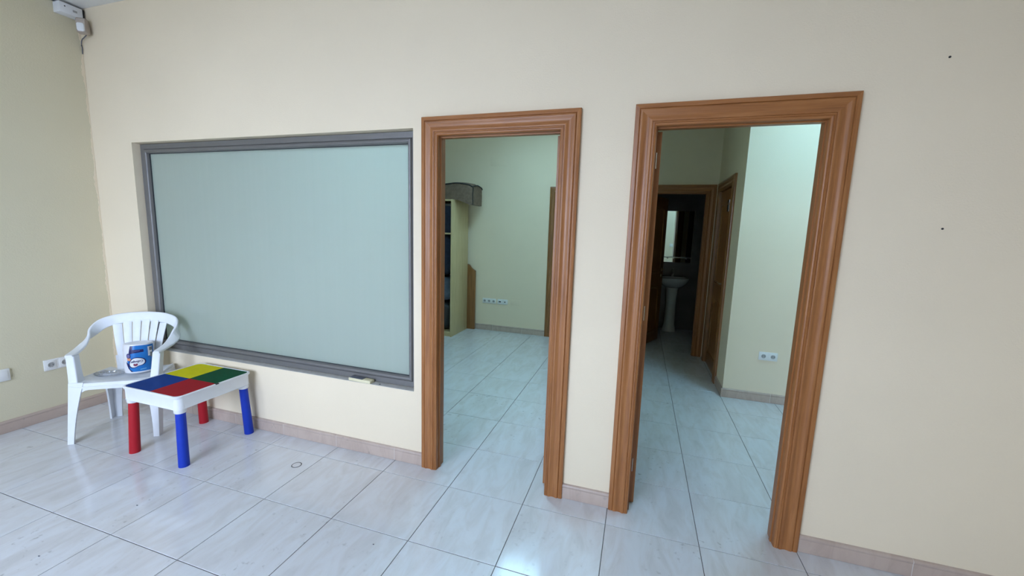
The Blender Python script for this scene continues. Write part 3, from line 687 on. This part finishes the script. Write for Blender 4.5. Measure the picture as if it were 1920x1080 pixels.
# ------------------------------------------------------------------ paper roll in its printed wrapper, upside down on the chair seat
def make_roll():
    h_, r_ = 0.215, 0.088
    root = tag(empty('wrapped_paper_roll', (-3.453, -0.213, 0.3925), R(12)), 'blue and white wrapped paper roll standing upside down on the chair', 'paper roll')
    root.rotation_mode = 'QUATERNION'
    root.rotation_quaternion = (Matrix.Rotation(R(5), 3, Vector((-0.824, -0.566, 0))) @ Matrix.Rotation(R(12), 3, 'Z')).to_quaternion()
    # local: facing viewer direction is -y rotated ; angle th measured so that th=0 faces the camera
    face = math.atan2(-1.88, 3.42)     # towards the camera, world
    base = face - R(12)
    def cyl(u, v, e=0.0, pr=False):
        th = base + (u * 0.80 - 0.014 if pr else u) / r_; rad = r_ * (1 - 0.055 * abs((v - 0.5 * h_) / (0.5 * h_)) ** 4) - 0.006 * (1 - v / h_) + 0.0015 * math.sin(5 * th + 9 * v) + e
        return Vector((rad * math.cos(th), rad * math.sin(th), v))
    bm = bmesh.new(); rings = []
    n = 72; C_ = 2 * math.pi * r_
    rings.append([Vector((0.02 * math.cos(2 * math.pi * k / n), 0.02 * math.sin(2 * math.pi * k / n), 0.006)) for k in range(n)])
    rings.append([cyl(C_ * k / n, 0.0) * 0.93 for k in range(n)])
    for j in range(17): rings.append([cyl(C_ * k / n, 0.004 + (h_ - 0.008) * j / 16) for k in range(n)])
    rings.append([Vector((cyl(C_ * k / n, h_).x * 0.92, cyl(C_ * k / n, h_).y * 0.92, h_)) for k in range(n)])
    rings.append([Vector((cyl(C_ * k / n, h_).x * 0.25, cyl(C_ * k / n, h_).y * 0.25, h_ - 0.010)) for k in range(n)])
    loft(bm, rings); obj('roll', bm, 'pack_white', root, smooth=True)
    lay = [0]
    def patch(name, poly, mat, e):
        """thin printed patch bent on the roll; poly in (u, v)"""
        bm = bmesh.new(); vs0 = [bm.verts.new((p[0], p[1], 0)) for p in poly]
        f = bm.faces.new(vs0); bmesh.ops.triangulate(bm, faces=[f])
        for _ in range(8):
            ed = [x for x in bm.edges if x.calc_length() > 0.011]
            if not ed: break
            bmesh.ops.subdivide_edges(bm, edges=ed, cuts=1); bmesh.ops.triangulate(bm, faces=bm.faces[:])
        for v_ in bm.verts: v_.co = cyl(v_.co.x, v_.co.y * 0.97, e, True)
        return obj(name, bm, mat, root, smooth=True)
    def ell(cu, cv, a, b, n=28, rot=0):
        return [(cu + a * math.cos(2 * math.pi * k / n) * math.cos(rot) - b * math.sin(2 * math.pi * k / n) * math.sin(rot), cv + a * math.cos(2 * math.pi * k / n) * math.sin(rot) + b * math.sin(2 * math.pi * k / n) * math.cos(rot)) for k in range(n)]
    t0 = 0.0006
    patch('blue_print', [(-0.045, 0.014), (0.115, 0.014), (0.150, 0.10), (0.150, 0.210), (-0.046, 0.210), (-0.058, 0.15), (-0.078, 0.10), (-0.074, 0.055)], 'pack_blue', t0)
    patch('navy_print', [(-0.046, 0.2085), (-0.026, 0.2085), (-0.030, 0.180), (0.048, 0.180), (0.050, 0.160), (-0.030, 0.154), (-0.045, 0.148), (-0.058, 0.155)], 'pack_navy', t0 * 2)
    patch('navy_print', [(-0.090, 0.092), (-0.060, 0.070), (-0.058, 0.035), (-0.030, 0.014), (-0.048, 0.014), (-0.072, 0.040), (-0.084, 0.07)], 'pack_navy', t0 * 2)
    # cloud-shaped emblem with a navy outline
    def cloud(s):
        pts = []
        for k in range(48):
            a = 2 * math.pi * k / 48; rr = 1 + 0.18 * math.cos(2 * a - 0.7) + 0.10 * math.cos(3 * a + 0.4)
            pts.append((-0.002 + 0.047 * s * rr * math.cos(a), 0.084 + 0.037 * s * rr * math.sin(a)))
        return pts
    patch('emblem_outline', cloud(1.16), 'pack_navy', t0 * 3); patch('emblem', cloud(1.0), 'pack_white', t0 * 4)
    patch('emblem_heart', [(-0.012, 0.056), (0.001, 0.060), (0.006, 0.068), (0.003, 0.077), (-0.006, 0.076), (-0.010, 0.072), (-0.015, 0.077), (-0.024, 0.075), (-0.026, 0.066), (-0.022, 0.060)], 'pack_heart', t0 * 5)
    patch('round_badge', ell(-0.062, 0.135, 0.019, 0.019), 'pack_navy', t0 * 3); patch('round_badge', ell(-0.062, 0.135, 0.0135, 0.0135), 'pack_purple', t0 * 4)
    patch('orange_flash', [(-0.078, 0.118), (-0.046, 0.118), (-0.042, 0.108), (-0.052, 0.098), (-0.072, 0.099)], 'pack_orange', t0 * 3)
    patch('photo_panel', [(0.078, 0.195), (0.120, 0.195), (0.120, 0.125), (0.082, 0.125)], 'pack_white', t0 * 3)
    patch('photo_panel', [(0.090, 0.190), (0.122, 0.190), (0.122, 0.165), (0.090, 0.165)], 'pack_grey', t0 * 4)
    patch('photo_panel', [(0.098, 0.150), (0.124, 0.150), (0.124, 0.110), (0.098, 0.118)], 'pack_grey', t0 * 4)
    patch('teal_line', [(0.022, 0.027), (0.068, 0.030), (0.068, 0.0335), (0.022, 0.0305)], 'pack_teal', t0 * 3)
    patch('pale_line', [(-0.015, 0.168), (0.022, 0.170), (0.022, 0.174), (-0.015, 0.172)], 'pack_purple', t0 * 3)
    # brand word, upside down as the roll stands
    cu = bpy.data.curves.new('brand_word', 'FONT'); cu.body = 'Colhogar'; cu.size = 0.027; cu.align_x = 'CENTER'; cu.align_y = 'CENTER'; cu.resolution_u = 2; cu.offset = 0.0006
    to = bpy.data.objects.new('brand_word_curve', cu); COL.objects.link(to)
    dg = bpy.context.evaluated_depsgraph_get(); me = bpy.data.meshes.new_from_object(to.evaluated_get(dg))
    bpy.data.objects.remove(to); bpy.data.curves.remove(cu)
    wmax = max(abs(v.co.x) for v in me.vertices); k_ = 0.044 / wmax
    for v in me.vertices:
        u_, v_ = -v.co.x * k_, -v.co.y * k_ * 1.0
        v.co = cyl(-0.001 + u_, (0.090 + v_ + 0.10 * u_) * 0.97, t0 * 6, True)
    me.materials.clear(); me.materials.append(M['pack_navy'])
    o = bpy.data.objects.new('brand_word', me); COL.objects.link(o); o.parent = root
make_roll()

# crumpled clear film on the seat
bm = bmesh.new(); rr_ = random.Random(11); nu, nv = 26, 9; g_ = []
for i in range(nu):
    a = 2 * math.pi * i / nu
    g_.append([])
    for j in range(nv):
        b = 2 * math.pi * j / nv; R0, r1 = 0.034, 0.013 * (0.7 + 0.6 * rr_.random())
        g_[-1].append(bm.verts.new(((R0 + r1 * math.cos(b)) * math.cos(a) * 1.9, (R0 + r1 * math.cos(b)) * math.sin(a) * 0.9, max(0.0005, 0.012 + r1 * math.sin(b) * 0.9))))
for i in range(nu):
    for j in range(nv): bm.faces.new((g_[i][j], g_[(i + 1) % nu][j], g_[(i + 1) % nu][(j + 1) % nv], g_[i][(j + 1) % nv]))
tag(obj('plastic_film', bm, 'film', loc=(-3.562, -0.338, 0.3915), rot=(0, 0, R(30))), 'crumpled clear plastic film lying on the chair seat', 'plastic film')

# ------------------------------------------------------------------ sockets and switches
def socket_insert(parent, x, z, y):
    bm = bmesh.new(); lathe(bm, [(0.0225, 0), (0.0225, -0.002), (0.0195, -0.0025), (0.0188, 0.0015)], (x, y, z), 24, 'y')
    r_ = obj('socket_ring', bm, 'socket', parent, smooth=True)
    bm = bmesh.new(); lathe(bm, [(0.0187, -0.0008), (0.0187, 0.0005)], (x, y, z), 24, 'y'); obj('socket_well', bm, 'socket_in', r_)
    for s in (-1, 1):
        bm = bmesh.new(); lathe(bm, [(0.0028, -0.0016), (0.0028, 0.0)], (x + s * 0.0095, y, z), 10, 'y'); obj('pin_hole', bm, 'black', r_)
        boxo('earth_clip', (x - 0.003, x + 0.003, y - 0.0022, y, z + s * 0.0165 - 0.002, z + s * 0.0165 + 0.002), 'steel', r_)
def plate(name, label, cat, loc, rz, w_, h_, cells, kind, th=0.010, group=None):
    root = tag(empty(name, loc, rz), label, cat, group)
    boxo('cover_plate', (-w_ / 2, w_ / 2, -th, -0.0002, -h_ / 2, h_ / 2), 'socket', root, bevel=0.003)
    for k in range(cells):
        x = (k - (cells - 1) / 2) * (w_ / cells)
        if kind == 'socket':
            boxo('insert', (x - w_ / cells / 2 + 0.007, x + w_ / cells / 2 - 0.007, -th - 0.0022, -th + 0.001, -h_ / 2 + 0.008, h_ / 2 - 0.008), 'socket', root, bevel=0.0015)
            socket_insert(root, x, 0, -th - 0.0022)
        elif kind == 'data':
            ins = boxo('insert', (x - w_ / cells / 2 + 0.007, x + w_ / cells / 2 - 0.007, -th - 0.0022, -th + 0.001, -h_ / 2 + 0.008, h_ / 2 - 0.008), 'socket', root, bevel=0.0015)
            if k == 0: boxo('data_port', (x - 0.018, x + 0.018, -th - 0.0032, -th - 0.002, -0.008, 0.008), 'black', ins)
            else:
                bm = bmesh.new(); lathe(bm, [(0.009, -0.004), (0.009, 0)], (x, -th - 0.002, 0), 16, 'y'); obj('aerial_port', bm, 'black', ins)
        else:
            boxo('rocker', (x - w_ / cells / 2 + 0.012, x + w_ / cells / 2 - 0.012, -th - 0.005, -th + 0.001, -h_ / 2 + 0.012, h_ / 2 - 0.012), 'socket', root, bevel=0.003)
    return root
plate('double_socket', 'white double power socket on the side wall behind the plastic chair', 'socket', (XL, -0.362, 0.414), R(90), 0.152, 0.082, 2, 'socket')
plate('wall_switch', 'white rocker switch with rounded plate low on the side wall', 'switch', (XL, -0.650, 0.413), R(90), 0.084, 0.084, 1, 'rocker', 0.014)
plate('triple_socket', 'white triple power socket on the back wall behind the office doorway', 'socket', (-2.083, OY, 0.452), 0, 0.216, 0.076, 3, 'socket')
plate('data_socket', 'white plate with black data and aerial ports beside the triple socket', 'socket', (-1.872, OY, 0.453), 0, 0.160, 0.076, 2, 'data')
plate('double_socket', 'white double power socket on the bright hall wall above the skirting', 'socket', (1.219, FY, 0.440), 0, 0.152, 0.078, 2, 'socket')
plate('wall_switch', 'white rocker switch in the hall, seen only in the bathroom mirror', 'switch', (1.07, T, 1.25), R(180), 0.082, 0.082, 1, 'rocker')
for nm, lb, d_ in (('blank_cover_plate', 'cream painted blank cover plate high on the office back wall', (-2.107, -1.868, OY - 0.004, OY - 0.0002, 2.425, 2.555)),
                   ('blank_cover_plate', 'cream painted blank cover plate beside the data ports', (-1.745, -1.590, OY - 0.004, OY - 0.0002, 0.418, 0.496))):
    tag(boxo(nm, d_, 'paint', bevel=0.0012), lb, 'cover plate')

# ------------------------------------------------------------------ alarm box, motion sensor and wire in the ceiling corner
jb = tag(empty('junction_box', (XL, -0.060, 3.005)), 'white alarm junction box on the side wall tight under the ceiling', 'junction box')
boxo('body', (0.0002, 0.075, -0.085, 0.046, -0.040, 0.030), 'white_pl', jb, bevel=0.004)
boxo('end_cap', (0.006, 0.076, 0.043, 0.054, -0.038, 0.028), 'black', jb, bevel=0.002)
boxo('latch', (0.0745, 0.0775, -0.012, 0.012, -0.014, 0.000), 'socket_in', jb, bevel=0.001)
bm = bmesh.new(); lathe(bm, [(0.004, 0), (0.004, 0.002)], (0.0750, -0.055, 0.006), 12, 'x'); obj('screw', bm, 'black', jb)
ps = tag(empty('motion_sensor', (-3.985, -0.050, 2.898), R(35)), 'aged motion sensor with pale lens in the corner below the ceiling', 'motion sensor')
# body faces the room diagonally (-y local after 45 deg points to +x,-y)
bm = bmesh.new(); Ux, Uz = Vector((1, 0, 0)), Vector((0, 0, 1))
loft(bm, [rrect(Vector((0, y_, dz)), Ux, Uz, a, b, 0.010, 3) for y_, a, b, dz in ((0.030, 0.026, 0.046, 0.0), (0.010, 0.032, 0.053, 0.0), (-0.015, 0.031, 0.052, 0.0), (-0.026, 0.026, 0.046, -0.002))])
obj('body', bm, 'pir_body', ps, smooth=True)
bm = bmesh.new(); loft(bm, [rrect(Vector((0, y_, -0.014)), Ux, Uz, a, b, 0.012, 3) for y_, a, b in ((-0.020, 0.024, 0.031), (-0.031, 0.021, 0.028), (-0.036, 0.012, 0.018))])
obj('lens', bm, 'white_pl', ps, smooth=True)
boxo('bracket', (-0.012, 0.012, 0.028, 0.052, -0.012, 0.020), 'dirty_white', ps, bevel=0.002)
bm = bmesh.new(); tube(bm, crspline([(-3.995, -0.030, 2.847), (-4.04, -0.022, 2.838), (XL + 0.03, -0.014, 2.83), (XL + 0.010, -0.010, 2.80), (XL + 0.014, -0.009, 2.775), (XL + 0.012, -0.010, 2.735)], 5), 0.0035, 8)
tag(obj('loose_wire', bm, 'slate_pl', smooth=True), 'short dark loose wire hanging below the motion sensor', 'wire')
bm = bmesh.new(); tube(bm, [(XL + 0.006, -0.123 - 0.1 * k, H - 0.006 - 0.001 * math.sin(k)) for k in range(0, 20)], 0.0045, 8)
tag(obj('alarm_cable', bm, 'slate_pl', smooth=True), 'thin dark cable along the top edge of the side wall to the box', 'cable')

# ------------------------------------------------------------------ small things on the sill, floor and wall
rc = tag(empty('remote_control', (-1.676, 0.022, WZ0 + 0.0022), R(-3)), 'small cream and slate plastic remote lying on the window sill', 'remote control')
boxo('body', (-0.088, 0.088, -0.022, 0.024, 0.0, 0.020), 'cream_pl', rc, bevel=0.003)
boxo('cover', (-0.084, 0.022, -0.019, 0.0245, 0.0195, 0.0225), 'slate_pl', rc, bevel=0.001)
fc = tag(empty('floor_outlet', (-1.945, -0.275, 0)), 'round flush cap with a dark rim in the floor near the play table', 'floor outlet')
bm = bmesh.new(); lathe(bm, [(0.0255, 0.0), (0.0255, 0.0012), (0.0, 0.0013)], (0, 0, 0), 32); obj('disc', bm, 'tile', fc)
bm = bmesh.new(); n = 40
rings = []
for k in range(n + 1):
    a = 2 * math.pi * k / n; c = Vector((math.cos(a), math.sin(a), 0))
    rings.append([c * (0.0275 + 0.0022 * math.cos(b)) + Vector((0, 0, 0.0012 + 0.0014 * math.sin(b))) for b in (0, 1.57, 3.14, 4.71)])
loft(bm, rings, caps=False); obj('rim', bm, 'black', fc, smooth=True)
for x, z, lb in ((1.14, 2.242, 'tiny dark screw head high on the wall right of the wide doorway'), (1.212, 1.573, 'tiny dark wall plug at eye height right of the wide doorway')):
    bm = bmesh.new(); lathe(bm, [(0.0042, 0), (0.0042, -0.002), (0.002, -0.003)], (x, -0.0001, z), 12, 'y')
    tag(obj('wall_screw', bm, 'black', smooth=True), lb, 'screw')
rr_ = random.Random(5)
for x, y, lb in ((-2.441, -1.22, 'small dark crumb on the bare main floor far from the table'), (-2.426, -0.855, 'small dark crumb on the floor in front of the play table legs'), (-1.088, -0.664, 'small dark crumb on the floor in front of the oak doorway'), (-1.752, 3.133, 'small dark crumb on the office floor in front of the data socket'), (-1.32, 3.45, 'small dark crumb beside the casing of the office back door')):
    bm = bmesh.new(); s_ = 0.0035 + 0.003 * rr_.random()
    loft(bm, [[(x + s_ * q_ * (0.7 + 0.5 * rr_.random()) * math.cos(a), y + s_ * q_ * 0.5 * math.sin(a), z) for a in (0, 0.9, 1.8, 2.7, 3.6, 4.5, 5.4)] for q_, z in ((0.8, 0.0002), (1.0, 0.002), (0.5, 0.004))])
    tag(obj('floor_crumb', bm, 'slate_pl', smooth=True), lb, 'crumb', 'dark crumbs on the floor')

# ------------------------------------------------------------------ office: bookcase, bag, board and the things on the shelves
bk = tag(empty('bookcase', (-2.82, 3.17, 0)), 'tall pale wooden open bookcase against the office back wall', 'bookcase')
bx0, bx1, by0, by1, bz = -0.40, 0.40, -0.275, 0.265, 1.905
boxo('side_panel', (bx1 - 0.02, bx1, by0, by1, 0, bz), 'pale_wood', bk, bevel=0.001)
boxo('side_panel', (bx0, bx0 + 0.02, by0, by1, 0, bz), 'pale_wood', bk, bevel=0.001)
for nm, z in (('base_board', 0.05), ('shelf', 1.435), ('top_board', bz - 0.022)):
    boxo(nm, (bx0 + 0.02, bx1 - 0.02, by0 + 0.004, by1 - 0.008, z, z + 0.02), 'pale_wood', bk)
boxo('back_panel', (bx0 + 0.02, bx1 - 0.02, by1 - 0.008, by1, 0.0, bz), 'pale_wood', bk)
boxo('plinth', (bx0 + 0.02, bx1 - 0.02, by0 + 0.02, by0 + 0.035, 0.0, 0.05), 'pale_wood', bk)
def lump(name, label, cat, x0, x1, y0, y1, z0, z1, mat, seed, rough=0.12):
    rr = random.Random(seed); bm = bmesh.new(); bmesh.ops.create_icosphere(bm, subdivisions=4, radius=1)
    ph = [(rr.uniform(2, 7), rr.uniform(2, 7), rr.uniform(2, 7), rr.uniform(0, 6)) for _ in range(7)]
    for v in bm.verts:
        p = v.co; q = Vector([math.copysign(abs(c) ** 0.55, c) for c in p])
        d = sum(math.sin(a * p.x + b * p.y + c * p.z + e) for a, b, c, e in ph) / 7
        q *= 1 - rough * (0.5 + d)
        v.co = ((x0 + x1) / 2 + q.x * (x1 - x0) / 2, (y0 + y1) / 2 + q.y * (y1 - y0) / 2, max(z0, (z0 + z1) / 2 + q.z * (z1 - z0) / 2 * 1.1))
    o = obj(name, bm, mat, smooth=True); tag(o, label, cat); return o
cx_, cy_ = -2.82, 3.17
fb = tag(empty('storage_box', (cx_ + 0.20, cy_ - 0.03, 1.455)), 'dark navy storage box on the upper shelf of the bookcase', 'box')
boxo('body', (-0.165, 0.165, -0.19, 0.19, 0.0, 0.36), 'cloth_navy', fb, bevel=0.008); boxo('lid', (-0.17, 0.17, -0.195, 0.195, 0.36, 0.395), 'black', fb, bevel=0.006)
lump('folded_coat', 'dark navy coat bundled on the cloth pile inside the bookcase', 'coat', cx_ - 0.1, cx_ + 0.375, cy_ - 0.255, cy_ + 0.2, 0.865, 1.42, 'cloth_navy', 2, 0.06)
lump('cloth_bundle', 'loose blue grey cloth bundle on the black sack in the bookcase', 'cloth', cx_ - 0.15, cx_ + 0.375, cy_ - 0.255, cy_ + 0.2, 0.495, 0.83, 'cloth_grey', 4, 0.10)
lump('refuse_sack', 'black stuffed sack on the bottom board of the bookcase', 'sack', cx_ - 0.2, cx_ + 0.375, cy_ - 0.255, cy_ + 0.2, 0.07, 0.47, 'black', 6, 0.06)

# soft storage bag lying on top and sagging over the side
bg_ = tag(empty('storage_bag', (-2.62, 3.16, 1.906)), 'grey brown fabric storage bag with black piping on top of the bookcase', 'bag')
bm = bmesh.new(); rings = []; nst = 22
for i in range(nst + 1):
    t = i / nst; x = -0.48 + 0.93 * t
    over = max(0, (x - 0.205) / 0.245)
    zb_ = 0.0005 - 0.085 * over ** 1.3; zt_ = 0.222 + 0.010 * math.sin(t * 9) * (1 - over) - 0.022 * over ** 1.1
    if t > 0.55: zt_ += 0.004 * math.sin((t - 0.55) / 0.45 * math.pi)
    hy_ = 0.20 - 0.015 * over
    yb = 0.012 * math.sin(t * 7)
    tap = 0.0 if 0 < i < nst else 0.02
    rings.append([(x, -hy_ + yb + tap, zb_ + tap), (x, -hy_ - 0.012 + yb + tap, (zb_ + zt_) / 2), (x, -hy_ + yb + tap, zt_ - tap - 0.02), (x, -hy_ + 0.02 + yb + tap, zt_ - tap), (x, 0, zt_ + 0.02 - tap), (x, hy_ - 0.02 - tap, zt_ - tap), (x, hy_ - tap, zt_ - 0.02 - tap), (x, hy_ + 0.006 - tap, (zb_ + zt_) / 2), (x, hy_ - tap, zb_ + tap)])
loft(bm, rings); obj('body', bm, 'fabric', bg_, smooth=True)
bm = bmesh.new(); pts = [Vector(r_[2]) + Vector((0, -0.004, 0.008)) for r_ in rings] + [Vector(rings[-1][k]) + Vector((0.006, 0, 0.004)) for k in (3, 4, 5, 6)]
tube(bm, pts, 0.008, 8); obj('piping', bm, 'fabric_trim', bg_, smooth=True)
bm = bmesh.new(); tube(bm, [Vector(rings[-1][k]) + Vector((0.004, -0.002, 0)) for k in (2, 1, 0)], 0.006, 8); obj('piping', bm, 'fabric_trim', bg_, smooth=True)

# wooden end board between bookcase and wall
bm = bmesh.new(); prof = [(-3.10, 0), (-2.300, 0), (-2.300, 0.895), (-2.312, 0.905), (-2.330, 0.910), (-2.355, 0.925), (-2.380, 0.955), (-2.400, 0.985), (-2.45, 1.0), (-3.10, 1.0)]
loft(bm, [[(x, 3.448, z) for x, z in prof], [(x, 3.480, z) for x, z in prof]])
tag(obj('wooden_board', bm, 'oak_dark', bevel=0.002, smooth=True), 'orange brown shaped wooden board standing behind the bookcase', 'board')

# ------------------------------------------------------------------ bathroom: mirror with shelf, basin on pedestal
mr = tag(empty('bathroom_mirror', (0.60, BY - 0.006, 1.09), R(1.5)), 'rectangular frameless mirror above the washbasin', 'mirror')
boxo('glass', (-0.21, 0.205, -0.012, -0.0005, 0.0, 0.805), 'mirror', mr)
for nm, d_ in (('edge_trim', (-0.214, -0.2102, -0.013, -0.0005, 0.0, 0.805)), ('edge_trim', (0.2052, 0.209, -0.013, -0.0005, 0.0, 0.805))): boxo(nm, d_, 'steel', mr)
sh = tag(empty('glass_shelf', (0.60, BY, 1.165)), 'narrow glass shelf on metal brackets in front of the mirror', 'shelf')
boxo('glass', (-0.20, 0.20, -0.128, -0.026, 0.0, 0.008), 'steel', sh, bevel=0.001)
for s in (-0.14, 0.14): boxo('bracket', (s - 0.008, s + 0.008, -0.05, -0.026, -0.02, -0.0002), 'steel', sh)
ws = tag(empty('washbasin', (0.555, BY, 0)), 'white ceramic washbasin on a pedestal in the dark bathroom', 'washbasin')
bm = bmesh.new(); U, V = Vector((1, 0, 0)), Vector((0, 1, 0)); rings = []
for z, hu, hv, yc in ((0.70, 0.09, 0.10, -0.16), (0.735, 0.15, 0.15, -0.19), (0.785, 0.20, 0.195, -0.205), (0.835, 0.225, 0.213, -0.216), (0.862, 0.230, 0.218, -0.2185), (0.868, 0.222, 0.210, -0.2185), (0.866, 0.190, 0.150, -0.235), (0.82, 0.165, 0.125, -0.235), (0.775, 0.09, 0.07, -0.235)):
    rings.append(rrect(Vector((0, yc, z)), U, V, hu, hv, min(hu, hv) * 0.8, 6))
loft(bm, rings); obj('basin', bm, 'ceramic', ws, smooth=True)
bm = bmesh.new(); loft(bm, [rrect(Vector((0, -0.17, z)), U, V, a, b, min(a, b) * 0.9, 6) for z, a, b in ((0, 0.105, 0.10), (0.03, 0.10, 0.095), (0.12, 0.082, 0.08), (0.45, 0.076, 0.075), (0.66, 0.085, 0.085), (0.72, 0.10, 0.10))])
obj('pedestal', bm, 'ceramic', ws, smooth=True)
bm = bmesh.new(); lathe(bm, [(0.024, 0.866), (0.022, 0.874), (0.016, 0.88), (0.016, 0.95), (0.013, 0.96)], (0, -0.045, 0), 18); fo = obj('faucet', bm, 'steel', ws, smooth=True)
bm = bmesh.new(); tube(bm, crspline([(0, -0.045, 0.925), (0, -0.09, 0.94), (0, -0.14, 0.93), (0, -0.155, 0.905)], 4), 0.010, 10); obj('spout', bm, 'steel', fo, smooth=True)
bm = bmesh.new(); tube(bm, [(0, -0.045, 0.962), (0, -0.08, 0.985), (0, -0.10, 0.99)], 0.006, 8); obj('lever', bm, 'steel', fo, smooth=True)
